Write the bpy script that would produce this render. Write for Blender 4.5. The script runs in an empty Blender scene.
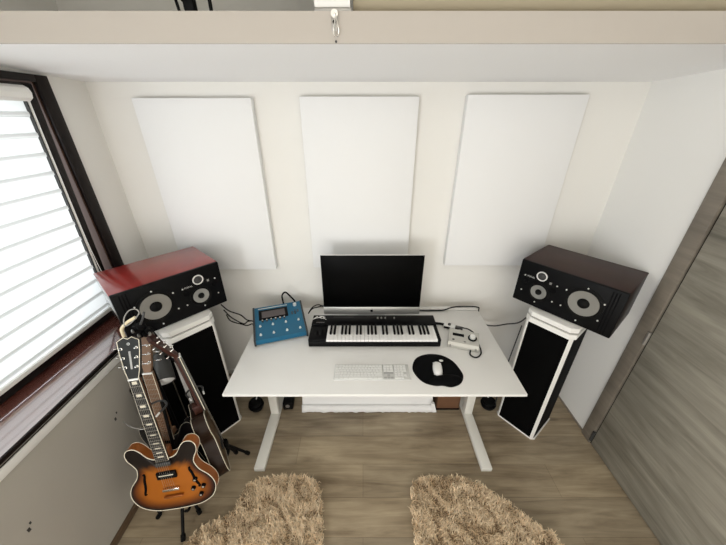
import bpy, bmesh, math, random
from mathutils import Vector, Matrix
random.seed(7)
R = math.radians
PI = math.pi
S = bpy.context.scene
C = S.collection

# ------------------------------------------------------------------ camera
cd = bpy.data.cameras.new('camera'); cam = bpy.data.objects.new('camera', cd); C.objects.link(cam)
cam.location = (0, 0, 2.04); cam.rotation_euler = (R(90 - 27.6), 0, 0)
cd.sensor_fit = 'HORIZONTAL'; cd.sensor_width = 36; cd.lens = 36 * 300 / 726; cd.clip_start = 0.02
S.camera = cam

# ------------------------------------------------------------------ world, lights, exposure
w = bpy.data.worlds.new('world'); S.world = w; w.use_nodes = True
w.node_tree.nodes['Background'].inputs[0].default_value = (0.86, 0.93, 1.0, 1)
w.node_tree.nodes['Background'].inputs[1].default_value = 0.8

def area(name, loc, rot, sx, sy, power, col):
    l = bpy.data.lights.new(name, 'AREA'); l.shape = 'RECTANGLE'; l.size = sx; l.size_y = sy
    l.energy = power; l.color = col
    o = bpy.data.objects.new(name, l); C.objects.link(o); o.location = loc; o.rotation_euler = rot
    return o
area('window_daylight', (-2.15, 0.75, 1.75), (0, R(-90), 0), 1.5, 2.2, 39, (0.93, 0.97, 1.0))
area('overhead_fill_light', (0.1, -0.75, 2.58), (R(22), 0, 0), 1.6, 0.9, 10, (1.0, 0.95, 0.88))  # added soft fill from above; the room has no lamp modelled here
area('rear_fill_light', (0.2, -2.2, 0.95), (R(108), 0, 0), 2.4, 1.5, 36, (1.0, 0.97, 0.92))  # added frontal fill behind the camera; the rear wall has no window
area('rear_left_fill_light', (-1.46, -1.25, 1.15), (R(106), 0, R(-62)), 1.3, 1.3, 64, (0.96, 0.98, 1.0))  # added fill from the left behind the camera, brightens the right wall
S.view_settings.view_transform = 'Standard'; S.view_settings.look = 'None'
S.view_settings.gamma = 1.0; S.view_settings.exposure = 0.3
S.view_settings.use_curve_mapping = False

# ------------------------------------------------------------------ helpers
def mat(name, col, rough=0.5, metal=0.0, coat=0.0, spec=0.5, noise=0.0, nscale=40, bump=0.0, bscale=200, vcol=False, trans=0.0, emit=None):
    m = bpy.data.materials.new(name); m.use_nodes = True
    nt = m.node_tree; b = nt.nodes['Principled BSDF']
    b.inputs['Base Color'].default_value = (*col, 1); b.inputs['Roughness'].default_value = rough
    b.inputs['Metallic'].default_value = metal; b.inputs['Coat Weight'].default_value = coat
    b.inputs['Coat Roughness'].default_value = 0.08
    b.inputs['Specular IOR Level'].default_value = spec
    if trans: b.inputs['Transmission Weight'].default_value = trans
    if emit: b.inputs['Emission Color'].default_value = (*emit[0], 1); b.inputs['Emission Strength'].default_value = emit[1]
    tc = nt.nodes.new('ShaderNodeTexCoord')
    if noise:
        n = nt.nodes.new('ShaderNodeTexNoise'); n.inputs['Scale'].default_value = nscale; n.inputs['Detail'].default_value = 4
        nt.links.new(tc.outputs['Object'], n.inputs['Vector'])
        mx = nt.nodes.new('ShaderNodeMix'); mx.data_type = 'RGBA'
        mx.inputs[6].default_value = (*[max(0, c * (1 - noise)) for c in col], 1)
        mx.inputs[7].default_value = (*[min(1, c * (1 + noise)) for c in col], 1)
        nt.links.new(n.outputs['Fac'], mx.inputs[0]); nt.links.new(mx.outputs[2], b.inputs['Base Color'])
    if vcol:
        a = nt.nodes.new('ShaderNodeAttribute'); a.attribute_name = 'Col'
        nt.links.new(a.outputs['Color'], b.inputs['Base Color'])
    if bump:
        n2 = nt.nodes.new('ShaderNodeTexNoise'); n2.inputs['Scale'].default_value = bscale
        nt.links.new(tc.outputs['Object'], n2.inputs['Vector'])
        bp = nt.nodes.new('ShaderNodeBump'); bp.inputs['Strength'].default_value = bump; bp.inputs['Distance'].default_value = 0.002
        nt.links.new(n2.outputs['Fac'], bp.inputs['Height']); nt.links.new(bp.outputs['Normal'], b.inputs['Normal'])
    return m

def wood_planks(name, c1, c2, plank_w, plank_l, rough, seam=True, axis='x', grain=1.0):
    m = bpy.data.materials.new(name); m.use_nodes = True
    nt = m.node_tree; N = nt.nodes.new; Lk = nt.links.new; b = nt.nodes['Principled BSDF']
    tc = N('ShaderNodeTexCoord'); mp = N('ShaderNodeMapping')
    if axis == 'y': mp.inputs['Rotation'].default_value = (0, R(90), R(90))
    Lk(tc.outputs['Object'], mp.inputs['Vector'])
    st = N('ShaderNodeMapping'); st.inputs['Scale'].default_value = (1.3, 14, 14); Lk(mp.outputs[0], st.inputs['Vector'])
    n = N('ShaderNodeTexNoise'); n.inputs['Scale'].default_value = 1.6; n.inputs['Detail'].default_value = 8; n.inputs['Roughness'].default_value = 0.65; n.inputs['Distortion'].default_value = 0.6
    Lk(st.outputs[0], n.inputs['Vector'])
    st2 = N('ShaderNodeMapping'); st2.inputs['Scale'].default_value = (1.0, 3.2, 3.2); Lk(mp.outputs[0], st2.inputs['Vector'])
    n2 = N('ShaderNodeTexNoise'); n2.inputs['Scale'].default_value = 1.7; n2.inputs['Detail'].default_value = 3; Lk(st2.outputs[0], n2.inputs['Vector'])
    ad = N('ShaderNodeMath'); ad.operation = 'ADD'; Lk(n.outputs['Fac'], ad.inputs[0]); Lk(n2.outputs['Fac'], ad.inputs[1])
    mr = N('ShaderNodeMapRange'); mr.inputs[1].default_value = 0.72; mr.inputs[2].default_value = 1.28; Lk(ad.outputs[0], mr.inputs[0])
    mx = N('ShaderNodeMix'); mx.data_type = 'RGBA'; mx.inputs[6].default_value = (*c1, 1); mx.inputs[7].default_value = (*c2, 1)
    Lk(mr.outputs[0], mx.inputs[0]); out = mx.outputs[2]
    if seam:
        br = N('ShaderNodeTexBrick'); br.offset = 0.37; br.inputs['Scale'].default_value = 1.0
        br.inputs['Brick Width'].default_value = plank_l; br.inputs['Row Height'].default_value = plank_w
        br.inputs['Mortar Size'].default_value = 0.0011; br.inputs['Color1'].default_value = (0.90, 0.90, 0.90, 1)
        br.inputs['Color2'].default_value = (1.12, 1.10, 1.06, 1); br.inputs['Mortar'].default_value = (0.55, 0.52, 0.48, 1)
        Lk(mp.outputs[0], br.inputs['Vector'])
        mu = N('ShaderNodeMix'); mu.data_type = 'RGBA'; mu.blend_type = 'MULTIPLY'; mu.inputs[0].default_value = 1.0
        Lk(out, mu.inputs[6]); Lk(br.outputs['Color'], mu.inputs[7]); out = mu.outputs[2]
        # dark knots
        vo = N('ShaderNodeTexVoronoi'); vo.inputs['Scale'].default_value = 2.3
        st3 = N('ShaderNodeMapping'); st3.inputs['Scale'].default_value = (0.8, 1.8, 1); Lk(mp.outputs[0], st3.inputs['Vector']); Lk(st3.outputs[0], vo.inputs['Vector'])
        mk = N('ShaderNodeMapRange'); mk.inputs[1].default_value = 0.0; mk.inputs[2].default_value = 0.09; mk.inputs[3].default_value = 0.62; mk.inputs[4].default_value = 1.0
        Lk(vo.outputs['Distance'], mk.inputs[0])
        mu2 = N('ShaderNodeMix'); mu2.data_type = 'RGBA'; mu2.blend_type = 'MULTIPLY'; mu2.inputs[0].default_value = 1.0
        Lk(out, mu2.inputs[6]); Lk(mk.outputs[0], mu2.inputs[7]); out = mu2.outputs[2]
    Lk(out, b.inputs['Base Color']); b.inputs['Roughness'].default_value = rough
    bp = N('ShaderNodeBump'); bp.inputs['Strength'].default_value = 0.12; bp.inputs['Distance'].default_value = 0.002
    Lk(n.outputs['Fac'], bp.inputs['Height']); Lk(bp.outputs['Normal'], b.inputs['Normal'])
    return m

def smooth_path(pts, n=8, closed=False):
    pts = [Vector(p) for p in pts]; out = []; N = len(pts)
    rng = range(N) if closed else range(N - 1)
    for i in rng:
        if closed: p0, p1, p2, p3 = pts[i - 1], pts[i], pts[(i + 1) % N], pts[(i + 2) % N]
        else:
            p1, p2 = pts[i], pts[i + 1]; p0 = pts[i - 1] if i else p1 * 2 - p2; p3 = pts[i + 2] if i + 2 < N else p2 * 2 - p1
        for k in range(n):
            t = k / n
            out.append(0.5 * ((2 * p1) + (p2 - p0) * t + (2 * p0 - 5 * p1 + 4 * p2 - p3) * t * t + (3 * p1 - p0 - 3 * p2 + p3) * t ** 3))
    if not closed: out.append(pts[-1])
    return out

class MB:
    def __init__(s): s.bm = bmesh.new()
    def _merge(s, b2, M=None):
        if M is not None: b2.transform(M)
        me = bpy.data.meshes.new('tmp'); b2.to_mesh(me); b2.free(); s.bm.from_mesh(me); bpy.data.meshes.remove(me)
    def box(s, x0, x1, y0, y1, z0, z1, bev=0.0, M=None, seg=2):
        b = bmesh.new(); bmesh.ops.create_cube(b, size=1)
        sx, sy, sz = x1 - x0, y1 - y0, z1 - z0
        bmesh.ops.scale(b, vec=(sx, sy, sz), verts=b.verts); bmesh.ops.translate(b, vec=((x0 + x1) / 2, (y0 + y1) / 2, (z0 + z1) / 2), verts=b.verts)
        if bev: bmesh.ops.bevel(b, geom=b.edges[:], offset=min(bev, min(abs(sx), abs(sy), abs(sz)) * 0.45), segments=seg, affect='EDGES', profile=0.5)
        s._merge(b, M); return s
    def tube(s, pts, r, seg=8, closed=False, taper=None):
        pts = [Vector(p) for p in pts]; n = len(pts); rings = []
        up = None
        for i, p in enumerate(pts):
            if closed: t = (pts[(i + 1) % n] - pts[i - 1])
            else: t = (pts[min(i + 1, n - 1)] - pts[max(i - 1, 0)])
            t.normalize()
            if up is None:
                up = Vector((0, 0, 1)) if abs(t.z) < 0.9 else Vector((1, 0, 0))
            u = (up - t * up.dot(t))
            if u.length < 1e-5: u = t.orthogonal()
            u.normalize(); up = u; v = t.cross(u)
            rr = r if taper is None else r * taper(i / max(1, n - 1))
            rings.append([s.bm.verts.new(p + (u * math.cos(2 * PI * k / seg) + v * math.sin(2 * PI * k / seg)) * rr) for k in range(seg)])
        for i in range(n if closed else n - 1):
            a, b = rings[i], rings[(i + 1) % n]
            for k in range(seg): s.bm.faces.new((a[k], a[(k + 1) % seg], b[(k + 1) % seg], b[k]))
        if not closed:
            s.bm.faces.new(rings[0][::-1]); s.bm.faces.new(rings[-1])
        return s
    def cyl(s, p0, p1, r0, r1=None, seg=20):
        r1 = r0 if r1 is None else r1
        return s.tube([p0, p1], 1.0, seg, taper=lambda t: r0 + (r1 - r0) * t)
    def lathe(s, prof, M=None, seg=32):      # prof: (r, h) about local z
        b = bmesh.new(); rings = []
        for r, h in prof:
            if r < 1e-6: rings.append([b.verts.new((0, 0, h))])
            else: rings.append([b.verts.new((r * math.cos(2 * PI * k / seg), r * math.sin(2 * PI * k / seg), h)) for k in range(seg)])
        for a, c in zip(rings, rings[1:]):
            for k in range(seg):
                k2 = (k + 1) % seg
                if len(a) == 1 and len(c) == 1: continue
                if len(a) == 1: b.faces.new((a[0], c[k2], c[k]))
                elif len(c) == 1: b.faces.new((a[k], a[k2], c[0]))
                else: b.faces.new((a[k], a[k2], c[k2], c[k]))
        s._merge(b, M); return s
    def prism(s, pts, z0, z1, M=None, bev=0.0):   # pts in xy
        b = bmesh.new(); lo = [b.verts.new((p[0], p[1], z0)) for p in pts]; hi = [b.verts.new((p[0], p[1], z1)) for p in pts]
        n = len(pts); f1 = b.faces.new(lo[::-1]); f2 = b.faces.new(hi)
        for i in range(n): b.faces.new((lo[i], lo[(i + 1) % n], hi[(i + 1) % n], hi[i]))
        if bev: bmesh.ops.bevel(b, geom=list(f2.edges), offset=bev, segments=2, affect='EDGES', profile=0.5)
        s._merge(b, M); return s
    def build(s, name, m, parent=None, smooth=True, loc=None, kind=None, ang=35):
        bmesh.ops.recalc_face_normals(s.bm, faces=s.bm.faces)
        me = bpy.data.meshes.new(name); s.bm.to_mesh(me); s.bm.free()
        me.materials.append(m)
        if smooth:
            for p in me.polygons: p.use_smooth = True
            try: me.set_sharp_from_angle(angle=R(ang))
            except Exception: pass
        o = bpy.data.objects.new(name, me); C.objects.link(o)
        if parent: o.parent = parent
        if loc: o.location = loc
        if kind: o['kind'] = kind
        return o

def thing(name, label, cat, loc=(0, 0, 0), rz=0.0, group=None, M=None):
    o = bpy.data.objects.new(name, None); C.objects.link(o); o.empty_display_size = 0.05
    if M is not None: o.matrix_world = M
    else: o.location = loc; o.rotation_euler = (0, 0, rz)
    o['label'] = label; o['category'] = cat
    if group: o['group'] = group
    return o
def tag(o, label, cat, group=None):
    o['label'] = label; o['category'] = cat
    if group: o['group'] = group
    return o
def struct(o): o['kind'] = 'structure'; return o
def dup(root, label, M=None, loc=None, rz=None):
    r = root.copy(); C.objects.link(r)
    if loc is not None: r.location = loc
    if rz is not None: r.rotation_euler = (0, 0, rz)
    r['label'] = label
    for ch in list(root.children):
        c = ch.copy(); C.objects.link(c); c.parent = r
        for g in list(ch.children):
            d = g.copy(); C.objects.link(d); d.parent = c
    return r
def text_mesh(txt, size, name, m, parent, M, extrude=0.0003):
    cu = bpy.data.curves.new('txt', 'FONT'); cu.body = txt; cu.size = size; cu.extrude = extrude; cu.align_x = 'CENTER'; cu.align_y = 'CENTER'
    to = bpy.data.objects.new('txt', cu); C.objects.link(to)
    bpy.context.view_layer.update()
    me = bpy.data.meshes.new_from_object(to.evaluated_get(bpy.context.evaluated_depsgraph_get()))
    bpy.data.objects.remove(to); me.transform(M); me.materials.clear(); me.materials.append(m)
    o = bpy.data.objects.new(name, me); C.objects.link(o); o.parent = parent
    return o

# ------------------------------------------------------------------ materials
WALL = mat('wall_paint', (0.80, 0.785, 0.745), 0.85, bump=0.15, bscale=60)
WALLR = mat('right_wall_paint', (0.87, 0.865, 0.84), 0.85, bump=0.15, bscale=60)
SOFF = mat('soffit_paint', (0.92, 0.92, 0.92), 0.7, bump=0.2, bscale=25)
SOFFE = mat('platform_edge_shaded', (0.47, 0.43, 0.385), 0.8)  # edge gets less bounce than the underside; that shade is in this colour
CEIL = mat('ceiling_paint', (0.70, 0.68, 0.62), 0.9)
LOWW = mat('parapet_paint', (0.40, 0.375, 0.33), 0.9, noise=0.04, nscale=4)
WHITE = mat('white_lacquer', (0.80, 0.79, 0.76), 0.35)
DESKM = mat('white_desk_laminate', (0.80, 0.79, 0.765), 0.32)
LEGM = mat('white_powder_coat', (0.74, 0.73, 0.68), 0.45)
BLACK = mat('black_plastic', (0.003, 0.003, 0.0034), 0.5, spec=0.11)
BLACKM = mat('black_matte', (0.0025, 0.0025, 0.003), 0.75, spec=0.08)
BLKVEL = mat('black_foam_front', (0.002, 0.002, 0.002), 0.95, spec=0.05)
DGREY = mat('dark_grey', (0.035, 0.035, 0.035), 0.45)
GREY = mat('grey_metal', (0.35, 0.34, 0.32), 0.35, metal=0.7)
CHROME = mat('chrome', (0.85, 0.84, 0.82), 0.15, metal=1.0)
SILVER = mat('brushed_silver', (0.62, 0.61, 0.58), 0.32, metal=0.85)
FABRIC = mat('white_panel_fabric', (0.82, 0.82, 0.815), 0.95, bump=0.3, bscale=400)
BROWN = mat('dark_brown_window_frame', (0.008, 0.0045, 0.0035), 0.45, noise=0.3, nscale=20, spec=0.2)
REVEAL = mat('brown_reveal_lining', (0.07, 0.04, 0.03), 0.5, spec=0.2, noise=0.15, nscale=12)
SILL = mat('reddish_brown_gloss_sill', (0.15, 0.05, 0.038), 0.22, coat=1.0, noise=0.2, nscale=10)
RUB = mat('black_rubber', (0.003, 0.003, 0.003), 0.65, spec=0.15)
FLOOR = wood_planks('oak_vinyl_planks', (0.175, 0.132, 0.085), (0.46, 0.38, 0.265), 0.195, 1.2, 0.42)
DOORW = wood_planks('grey_oak_door', (0.125, 0.115, 0.09), (0.37, 0.345, 0.285), 1, 1, 0.5, seam=False, axis='y')
FRAMEW = wood_planks('grey_oak_frame', (0.15, 0.13, 0.105), (0.24, 0.21, 0.17), 1, 1, 0.5, seam=False, axis='y')
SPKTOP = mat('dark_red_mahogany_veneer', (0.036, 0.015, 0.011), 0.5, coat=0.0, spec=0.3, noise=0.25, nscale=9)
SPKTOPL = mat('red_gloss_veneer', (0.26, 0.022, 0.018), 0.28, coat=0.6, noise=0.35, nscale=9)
CONE = mat('grey_speaker_cone', (0.33, 0.33, 0.315), 0.3, metal=0.6)
RING = mat('white_tweeter_ring', (0.75, 0.74, 0.72), 0.3, metal=0.3)
BOLT = mat('bright_bolt', (0.85, 0.85, 0.82), 0.3, metal=0.6)
BLUE = mat('blue_metallic_shell', (0.004, 0.115, 0.22), 0.4, metal=0.1)
LCD = mat('grey_lcd', (0.10, 0.085, 0.085), 0.25)
SCREEN = mat('black_glass_screen', (0.001, 0.001, 0.001), 0.35, spec=0.04)
IVORY = mat('white_keys', (0.86, 0.85, 0.83), 0.3)
GAP = mat('key_bed_dark', (0.02, 0.02, 0.02), 0.8)
KEYW = mat('white_keycap', (0.86, 0.86, 0.84), 0.45)
KEYG = mat('grey_keycap', (0.45, 0.45, 0.44), 0.5)
ALU = mat('pale_aluminium', (0.66, 0.66, 0.64), 0.4, metal=0.4)
CREAM = mat('cream_plastic', (0.72, 0.62, 0.42), 0.4)
BIND = mat('cream_binding', (0.80, 0.74, 0.60), 0.35)
CARD = mat('brown_box', (0.14, 0.065, 0.03), 0.7, noise=0.2, nscale=15)
FUR = mat('beige_fur', (0.56, 0.42, 0.27), 0.95, vcol=True, spec=0.1)
FURB = mat('fur_hide', (0.30, 0.21, 0.13), 0.95)

SILL.node_tree.nodes['Principled BSDF'].inputs['Coat IOR'].default_value = 3.2
# blind cloth lets daylight through
BLIND = bpy.data.materials.new('white_translucent_blind'); BLIND.use_nodes = True
_n = BLIND.node_tree; _o = _n.nodes['Material Output']; _p = _n.nodes['Principled BSDF']
_p.inputs['Base Color'].default_value = (0.86, 0.88, 0.87, 1); _p.inputs['Roughness'].default_value = 0.8
_t = _n.nodes.new('ShaderNodeBsdfTranslucent'); _t.inputs[0].default_value = (0.88, 0.91, 0.90, 1)
_tc = _n.nodes.new('ShaderNodeTexCoord'); _sx = _n.nodes.new('ShaderNodeSeparateXYZ'); _n.links.new(_tc.outputs['Object'], _sx.inputs[0])
_d = _n.nodes.new('ShaderNodeMath'); _d.operation = 'MULTIPLY_ADD'; _d.inputs[1].default_value = -1 / 0.085; _d.inputs[2].default_value = (1.236 - 0.052) / 0.085; _n.links.new(_sx.outputs['Z'], _d.inputs[0])
_f = _n.nodes.new('ShaderNodeMath'); _f.operation = 'FRACT'; _n.links.new(_d.outputs[0], _f.inputs[0])
_r = _n.nodes.new('ShaderNodeValToRGB'); _n.links.new(_f.outputs[0], _r.inputs[0]); _e = _r.color_ramp.elements     # cloth is doubled where the bands overlap
_e[0].position = 0.0; _e[0].color = (0.88, 0.91, 0.90, 1); _e[1].position = 1.0; _e[1].color = (0.80, 0.83, 0.82, 1)
for _p0, _c0 in ((0.70, 0.86), (0.75, 0.30), (0.86, 0.34), (0.90, 0.58)): _q = _e.new(_p0); _q.color = (_c0, _c0 * 1.02, _c0 * 1.015, 1)
_n.links.new(_r.outputs[0], _t.inputs[0])
_m = _n.nodes.new('ShaderNodeMixShader'); _m.inputs[0].default_value = 0.4
_n.links.new(_p.outputs[0], _m.inputs[1]); _n.links.new(_t.outputs[0], _m.inputs[2]); _n.links.new(_m.outputs[0], _o.inputs[0])
GLASS = bpy.data.materials.new('clear_window_glass'); GLASS.use_nodes = True
_n = GLASS.node_tree; _n.nodes.remove(_n.nodes['Principled BSDF'])
_a = _n.nodes.new('ShaderNodeBsdfTransparent'); _b = _n.nodes.new('ShaderNodeBsdfGlossy'); _b.inputs['Roughness'].default_value = 0.02
_m = _n.nodes.new('ShaderNodeMixShader'); _m.inputs[0].default_value = 0.08
_n.links.new(_a.outputs[0], _m.inputs[1]); _n.links.new(_b.outputs[0], _m.inputs[2]); _n.links.new(_m.outputs[0], _n.nodes['Material Output'].inputs[0])

# ------------------------------------------------------------------ room shell
BY = 1.965     # back wall
RX = 1.605     # right wall
LX = -1.33     # parapet under the window
UX = -1.545    # wall above the sill
YB = -2.3; ZC = 2.72
struct(MB().box(-1.9, RX + 0.12, YB - 0.1, BY + 0.1, -0.08, 0).build('floor', FLOOR, smooth=False))
struct(MB().box(-1.9, RX + 0.1, BY, BY + 0.1, 0, ZC).build('wall_back', WALL, smooth=False))
struct(MB().box(-1.9, RX + 0.1, YB - 0.1, YB, 0, ZC).build('wall_rear', WALL, smooth=False))
DY0, DY1 = 0.44, 1.312     # door leaf
struct(MB().box(RX, RX + 0.1, 1.396, BY, 0, ZC).box(RX, RX + 0.1, YB, 0.355, 0, ZC).box(RX, RX + 0.1, 0.355, 1.396, 2.13, ZC).build('wall_right', WALLR, smooth=False))
WY0, WY1, WZ0, WZ1 = -0.55, 1.655, 0.93, 2.19
struct(MB().box(-1.85, LX, YB, BY, 0, 0.862).build('wall_left', LOWW, smooth=False))
struct(MB().box(-1.85, UX, WY1, BY, 0.93, ZC).box(-1.85, UX, YB, WY0, 0.93, ZC).box(-1.85, UX, WY0, WY1, WZ1, ZC).build('wall_left', WALL, smooth=False))
struct(MB().box(-1.9, RX + 0.1, YB, BY, ZC, ZC + 0.08).build('ceiling', CEIL, smooth=False))
# low platform over the desk
PFY, PFB, PFT = 1.20, 2.245, 2.324
YZX = Matrix(((0, 0, 1, 0), (1, 0, 0, 0), (0, 1, 0, 0), (0, 0, 0, 1)))
pf = struct(MB().prism([(PFY, PFB), (BY, 2.206), (BY, PFT), (PFY, PFT)], -1.85, RX, M=YZX).build('ceiling', SOFF))
struct(MB().prism([(PFY - 0.008, PFB), (PFY, PFB), (PFY, PFT + 0.002), (PFY - 0.008, PFT + 0.002)], -1.85, RX, M=YZX).build('trim_1', SOFFE))  # thin front sheet carrying the shaded edge colour
# baseboards
struct(MB().box(RX - 0.008, RX, 1.40, BY, 0, 0.012, bev=0.002).build('baseboard_right', FRAMEW))
struct(MB().box(LX, LX + 0.014, YB, BY, 0, 0.045, bev=0.003).build('baseboard_left', mat('brown_baseboard', (0.11, 0.07, 0.04), 0.5)))
struct(MB().box(LX, RX, BY - 0.012, BY, 0, 0.05, bev=0.003).build('baseboard_back', WHITE))
# sill: white strip, groove lines, glossy brown board
struct(MB().box(-1.80, LX + 0.012, YB, BY, 0.858, 0.898, bev=0.003).build('trim_2', WHITE))
struct(MB().box(-1.80, LX + 0.004, YB, BY, 0.914, 0.933, bev=0.003).build('trim_3', SILL))
struct(MB().box(LX - 0.02, LX + 0.006, YB, BY, 0.898, 0.909).build('trim_4', BROWN, smooth=False))
struct(MB().box(LX - 0.02, LX + 0.012, YB, BY, 0.909, 0.914).build('trim_5', GREY, smooth=False))
struct(MB().box(LX + 0.004, LX + 0.014, YB, BY, 0.914, 0.9335, bev=0.003).build('trim_7', BROWN))

# ------------------------------------------------------------------ window with casing and tilted sash
win = bpy.data.objects.new('window_1', None); C.objects.link(win); win['kind'] = 'structure'
b = MB()
cz0, cz1 = 0.93, 2.21
b.box(UX, UX + 0.022, WY1, WY1 + 0.066, cz0, cz1, bev=0.004)
b.box(UX, UX + 0.022, WY0 - 0.066, WY0, cz0, cz1, bev=0.004)
b.box(UX, UX + 0.022, WY0, WY1, WZ1 - 0.01, cz1, bev=0.003)
b.build('casing', BROWN, win)
b = MB()
b.box(-1.78, UX + 0.004, WY1 - 0.010, WY1, 0.93, WZ1).box(-1.78, UX + 0.004, WY0, WY0 + 0.010, 0.93, WZ1).box(-1.78, UX + 0.004, WY0, WY1, WZ1 - 0.01, WZ1)
b.build('reveal_lining', REVEAL, win, smooth=False)
b = MB()
b.box(-1.78, -1.70, WY1 - 0.05, WY1 - 0.01, 0.93, WZ1 - 0.01, bev=0.004).box(-1.78, -1.70, WY0 + 0.01, WY0 + 0.05, 0.93, WZ1 - 0.01, bev=0.004)
b.box(-1.78, -1.70, WY0, WY1, WZ1 - 0.05, WZ1 - 0.01, bev=0.004).box(-1.78, -1.70, WY0, WY1, 0.93, 0.96, bev=0.004)
b.build('fixed_frame', BROWN, win)
# sash hinged at the bottom, leaning into the room
tilt = math.atan2(0.055, 1.18)
MS = Matrix.Translation((-1.592, 0, 0.938)) @ Matrix.Rotation(tilt, 4, 'Y')
SY0, SY1, SH = WY0 + 0.02, 1.600, 1.236
b = MB()
b.box(-0.02, 0.035, SY1 - 0.055, SY1, 0, SH, bev=0.005).box(-0.02, 0.035, SY0, SY0 + 0.055, 0, SH, bev=0.005)
b.box(-0.02, 0.035, SY0, SY1, SH - 0.07, SH, bev=0.005).box(-0.02, 0.035, SY0, SY1, 0, 0.055, bev=0.005)
sash = b.build('sash', BROWN, win); sash.matrix_world = MS
g = MB().box(-0.004, 0.002, SY0 + 0.05, SY1 - 0.05, 0.08, SH - 0.06).build('glass', GLASS, win, smooth=False); g.matrix_world = MS

# blind fixed to the sash
bl = thing('window_blind', 'white banded cloth blind with rounded white top case on the tilted window', 'blind', M=MS)
b = MB(); zt = SH - 0.052; zb = 0.062; n = int((zt - zb) / 0.085); yy0, yy1 = SY0 + 0.06, SY1 - 0.078
prof = []
for i in range(n + 1):
    z = zt - i * 0.085
    prof += [(0.040, z), (0.040, z - 0.060), (0.046, z - 0.066), (0.0455, z - 0.080)]
vs = [[b.bm.verts.new((x, y, max(z, zb))) for (x, z) in prof] for y in (yy0, yy1)]
for i in range(len(prof) - 1): b.bm.faces.new((vs[0][i], vs[0][i + 1], vs[1][i + 1], vs[1][i]))
b.build('blind_fabric', BLIND, bl, ang=8)
cas = MB(); cp = [(0.035, -0.03), (0.06, -0.034), (0.078, -0.02), (0.082, 0.0), (0.074, 0.018), (0.055, 0.028), (0.035, 0.028)]
cas.prism([(p[0], p[1]) for p in cp], -(yy1 + 0.012), -yy0, M=Matrix.Translation((0, 0, zt + 0.012)) @ Matrix.Rotation(R(90), 4, 'X'))
cas.build('blind_case', WHITE, bl)
MB().box(0.036, 0.052, yy1 + 0.010, yy1 + 0.020, zb, zt - 0.01, bev=0.002).build('guide_rail', WHITE, bl)
MB().box(0.036, 0.050, yy0 - 0.020, yy0 - 0.010, zb, zt - 0.01, bev=0.002).build('guide_rail', WHITE, bl)
MB().box(0.034, 0.052, yy1 - 0.001, yy1 + 0.006, zb, zt - 0.02).build('edge_strip', DGREY, bl)
MB().box(0.036, 0.056, yy0, yy1, zb - 0.01, zb + 0.012, bev=0.003).build('bottom_rail', WHITE, bl)
MB().tube(smooth_path([(0.058, yy1 + 0.01, zt), (0.060, yy1 + 0.012, 0.5), (0.062, yy1 + 0.03, 0.22), (0.07, yy1 + 0.012, 0.19), (0.064, yy1, 0.24)]), 0.0015, 6).build('pull_cord', WHITE, bl)

# ------------------------------------------------------------------ door at the right
dr = bpy.data.objects.new('door_1', None); C.objects.link(dr); dr['kind'] = 'structure'
MB().box(RX - 0.012, RX + 0.03, DY0 + 0.004, DY1 - 0.006, 0.008, 2.05, bev=0.002).build('door_leaf', DOORW, dr)
b = MB().box(RX - 0.018, RX + 0.05, DY1 + 0.006, 1.398, 0, 2.14, bev=0.002).box(RX - 0.018, RX + 0.05, 0.354, DY0 - 0.004, 0, 2.14, bev=0.002).box(RX - 0.018, RX + 0.05, DY0 - 0.004, DY1 + 0.006, 2.056, 2.14, bev=0.002)
b.build('door_frame', FRAMEW, dr)
MB().box(RX + 0.0, RX + 0.05, DY1 - 0.006, DY1 + 0.008, 0, 2.056).build('door_seal', BLACKM, dr, smooth=False)
for z0 in (0.935, 0.075):
    MB().cyl((RX - 0.020, DY1 + 0.002, z0 - 0.04), (RX - 0.020, DY1 + 0.002, z0 + 0.045), 0.009).build('hinge', GREY if z0 > .5 else DGREY, dr)
struct(MB().box(RX - 0.004, RX + 0.05, 0.355, 1.396, -0.004, 0.006).build('trim_6', BLACKM, smooth=False))

# ------------------------------------------------------------------ acoustic panels
def panel(x0, x1, z0, z1, label, lean=0.0):
    b = MB(); y0 = 1.915
    b.box(x0, x1, y0, BY - 0.001, z0, z1, bev=0.004)
    nx = 12
    o = b.build('acoustic_panel', FABRIC)
    tag(o, label, 'acoustic panel', 'white fabric panels on the back wall')
    return o
panel(-1.283, -0.621, 1.062, 2.127, 'white fabric wall panel nearest the window, above the left speaker')
panel(-0.353, 0.311, 1.078, 2.134, 'white fabric wall panel directly above the computer, middle of the three')
panel(0.579, 1.250, 1.094, 2.143, 'white fabric wall panel nearest the door, above the right speaker')

# ------------------------------------------------------------------ items on the platform edge
tt = thing('hatch_post', 'white boxed post end standing on the platform edge above the hook', 'post', (-0.092, PFY + 0.002, PFT))
MB().prism([(-0.056, 0.0), (0.052, 0.0), (0.050, 0.375), (-0.105, 0.375)], -0.09, -0.002, M=Matrix(((1, 0, 0, 0), (0, 0, -1, 0), (0, 1, 0, 0.003), (0, 0, 0, 1)))).build('post_body', WHITE, tt)
MB().box(-0.058, 0.056, -0.006, 0.0, 0.002, 0.012, bev=0.001).build('edge_strip', GREY, tt)
lt = thing('safety_hook', 'small metal hook with screwed plate hanging on the platform edge', 'hook', (-0.088, PFY - 0.008, PFT))
MB().box(-0.010, 0.010, -0.003, 0.0, -0.048, -0.001, bev=0.002).build('plate', GREY, lt)
for z in (-0.008, -0.026): MB().cyl((-0.002, -0.003, z), (-0.002, -0.0075, z), 0.0045, seg=12).build('screw', BLACKM, lt)
MB().cyl((0, -0.006, -0.006), (0, -0.010, -0.006), 0.011, seg=20).build('swivel', SILVER, lt)
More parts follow.
